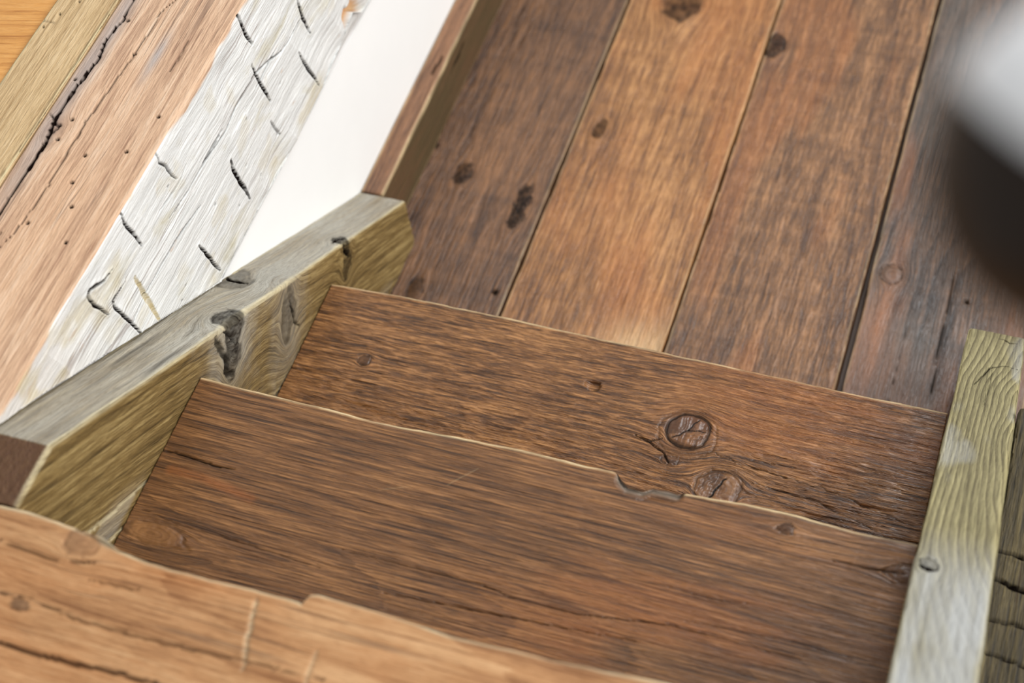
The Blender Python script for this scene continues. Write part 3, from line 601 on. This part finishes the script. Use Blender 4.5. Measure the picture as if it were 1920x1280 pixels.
plank = timber('timber_plank', M_TP, 'y', np.r_[np.arange(-.45, .3, .03), np.arange(.3, .95, .003), np.arange(.96, 2.6, .03)], rect(lambda s: -.291 + .001 * n1(s * 7, 3), -.2142, -.05, .0045), (34, 3, 2, 3), None, R=.003, G=G_Y, seed=130, relief=.0004, edge_wear=.6,
               wear_faces=(0,), pith=(-.25, -.3), cracks=[dict(face=[0], pts=[(-.291, .60), (-.27, .598)], w=.002, d=.001, dark=.4), dict(face=[0], pts=[(-.2185, .70), (-.2185, .55), (-.2195, .35)], w=.0016, d=.001, dark=.5)],
               holes=[(-.262, .64, .0045, .002), (-.275, .615, .0045, .002), (-.285, .59, .0045, .002)])
tag(plank, 'pale tan planed plank lying alongside the peach beam', 'plank')
uf = tag(box('floor_upper', M_UF, (-1.2, -.45, -.09), (-.2925, 2.6, -.046), bev=0), 'orange brown upper floor beyond the tan plank', 'floor', 'structure')
for i in range(3):
    y0, y1 = ((-.42, .30), (.3025, 1.2), (1.2025, 2.5))[i]
    timber('plank', M_UF, 'y', np.linspace(y0, y1, 50), rect(-1.18, -.2935, -.045, -.002), (60, 2, 2, 2), uf, R=.002, G=lambda x, y, z: (x * .98 + y * .2, y * .98 - x * .2, z), seed=140 + i, relief=.0002, pith=(.3, -.4), ringwarp=.02)

# ------------------------------------------------------------------ dark timber outside the right stringer, handrail knob with painted highlight
RBX = .8735
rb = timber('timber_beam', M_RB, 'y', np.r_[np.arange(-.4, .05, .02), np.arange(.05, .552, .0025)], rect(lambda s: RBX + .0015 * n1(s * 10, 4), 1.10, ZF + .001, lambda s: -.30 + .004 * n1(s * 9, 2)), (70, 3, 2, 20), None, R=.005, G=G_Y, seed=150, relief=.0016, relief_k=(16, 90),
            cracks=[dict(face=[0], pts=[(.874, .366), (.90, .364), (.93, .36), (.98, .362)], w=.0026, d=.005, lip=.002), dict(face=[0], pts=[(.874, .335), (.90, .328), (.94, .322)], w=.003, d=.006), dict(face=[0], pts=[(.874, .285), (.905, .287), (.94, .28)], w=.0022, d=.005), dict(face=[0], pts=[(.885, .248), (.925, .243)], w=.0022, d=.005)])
tag(rb, 'olive axe hewn timber with shade darkened into its colour outside the pale stringer', 'beam')

def revolve(name, mat, prof, origin, parent, n=64):
    """profile (t along +X, radius) revolved about the X axis"""
    P = np.array(prof); k = len(P); th = np.linspace(0, 2 * np.pi, n, endpoint=False)
    v = [(origin[0] + t, origin[1] + r * math.cos(a), origin[2] + r * math.sin(a)) for t, r in P for a in th]
    f = [(i * n + j, i * n + (j + 1) % n, (i + 1) * n + (j + 1) % n, (i + 1) * n + j) for i in range(k - 1) for j in range(n)]
    f += [tuple(range(n))[::-1], tuple((k - 1) * n + j for j in range(n))]
    me = bpy.data.meshes.new(name); me.from_pydata(v, [], f); me.update(); me.materials.append(mat)
    me.polygons.foreach_set('use_smooth', np.ones(len(me.polygons), bool))
    o = bpy.data.objects.new(name, me); col.objects.link(o); o.parent = parent; return o
HB = np.array([.8352, -.2545, .9822])
hr = tag(empty('handrail'), 'out of focus dark handrail knob with its highlight painted white close to the camera', 'handrail')
RB_ = .0400
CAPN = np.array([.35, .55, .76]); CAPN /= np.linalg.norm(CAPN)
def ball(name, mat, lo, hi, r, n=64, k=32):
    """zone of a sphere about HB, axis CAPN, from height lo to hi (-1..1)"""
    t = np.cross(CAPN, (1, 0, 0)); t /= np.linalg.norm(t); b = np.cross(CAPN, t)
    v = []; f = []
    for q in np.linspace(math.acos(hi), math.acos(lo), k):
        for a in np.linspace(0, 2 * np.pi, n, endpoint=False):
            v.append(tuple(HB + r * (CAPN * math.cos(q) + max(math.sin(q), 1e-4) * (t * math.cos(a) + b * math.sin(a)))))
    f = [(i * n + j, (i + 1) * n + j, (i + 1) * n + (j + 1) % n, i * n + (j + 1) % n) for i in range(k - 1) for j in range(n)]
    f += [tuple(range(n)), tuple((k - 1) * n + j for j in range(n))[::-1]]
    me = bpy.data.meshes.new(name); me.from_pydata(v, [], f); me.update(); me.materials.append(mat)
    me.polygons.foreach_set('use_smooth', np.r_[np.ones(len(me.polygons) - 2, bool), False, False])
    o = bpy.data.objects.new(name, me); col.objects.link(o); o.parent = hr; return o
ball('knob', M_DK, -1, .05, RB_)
ball('highlight_cap', M_WH, .06, 1, RB_ * 1.01)['label'] = 'white shell standing for the highlight on the knob'  # bright upper side of the knob painted as a white shell
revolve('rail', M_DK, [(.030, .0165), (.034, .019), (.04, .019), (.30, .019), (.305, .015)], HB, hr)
def post(name, mat, cx, cy, z0, z1, r, parent, n=48):
    prof = [(z0, r * 2.2), (z0 + .012, r * 2.2), (z0 + .018, r), (z1 - .004, r), (z1, r * .8)]
    th = np.linspace(0, 2 * np.pi, n, endpoint=False)
    v = [(cx + rr * math.cos(a), cy + rr * math.sin(a), z) for z, rr in prof for a in th]
    k = len(prof); f = [(i * n + j, i * n + (j + 1) % n, (i + 1) * n + (j + 1) % n, (i + 1) * n + j) for i in range(k - 1) for j in range(n)]
    f += [tuple(range(n))[::-1], tuple((k - 1) * n + j for j in range(n))]
    me = bpy.data.meshes.new(name); me.from_pydata(v, [], f); me.update(); me.materials.append(mat)
    me.polygons.foreach_set('use_smooth', np.ones(len(me.polygons), bool))
    o = bpy.data.objects.new(name, me); col.objects.link(o); o.parent = parent; return o
post('post', M_DK, HB[0] + .25, HB[1], 0.0035, HB[2] - .012, .016, hr)
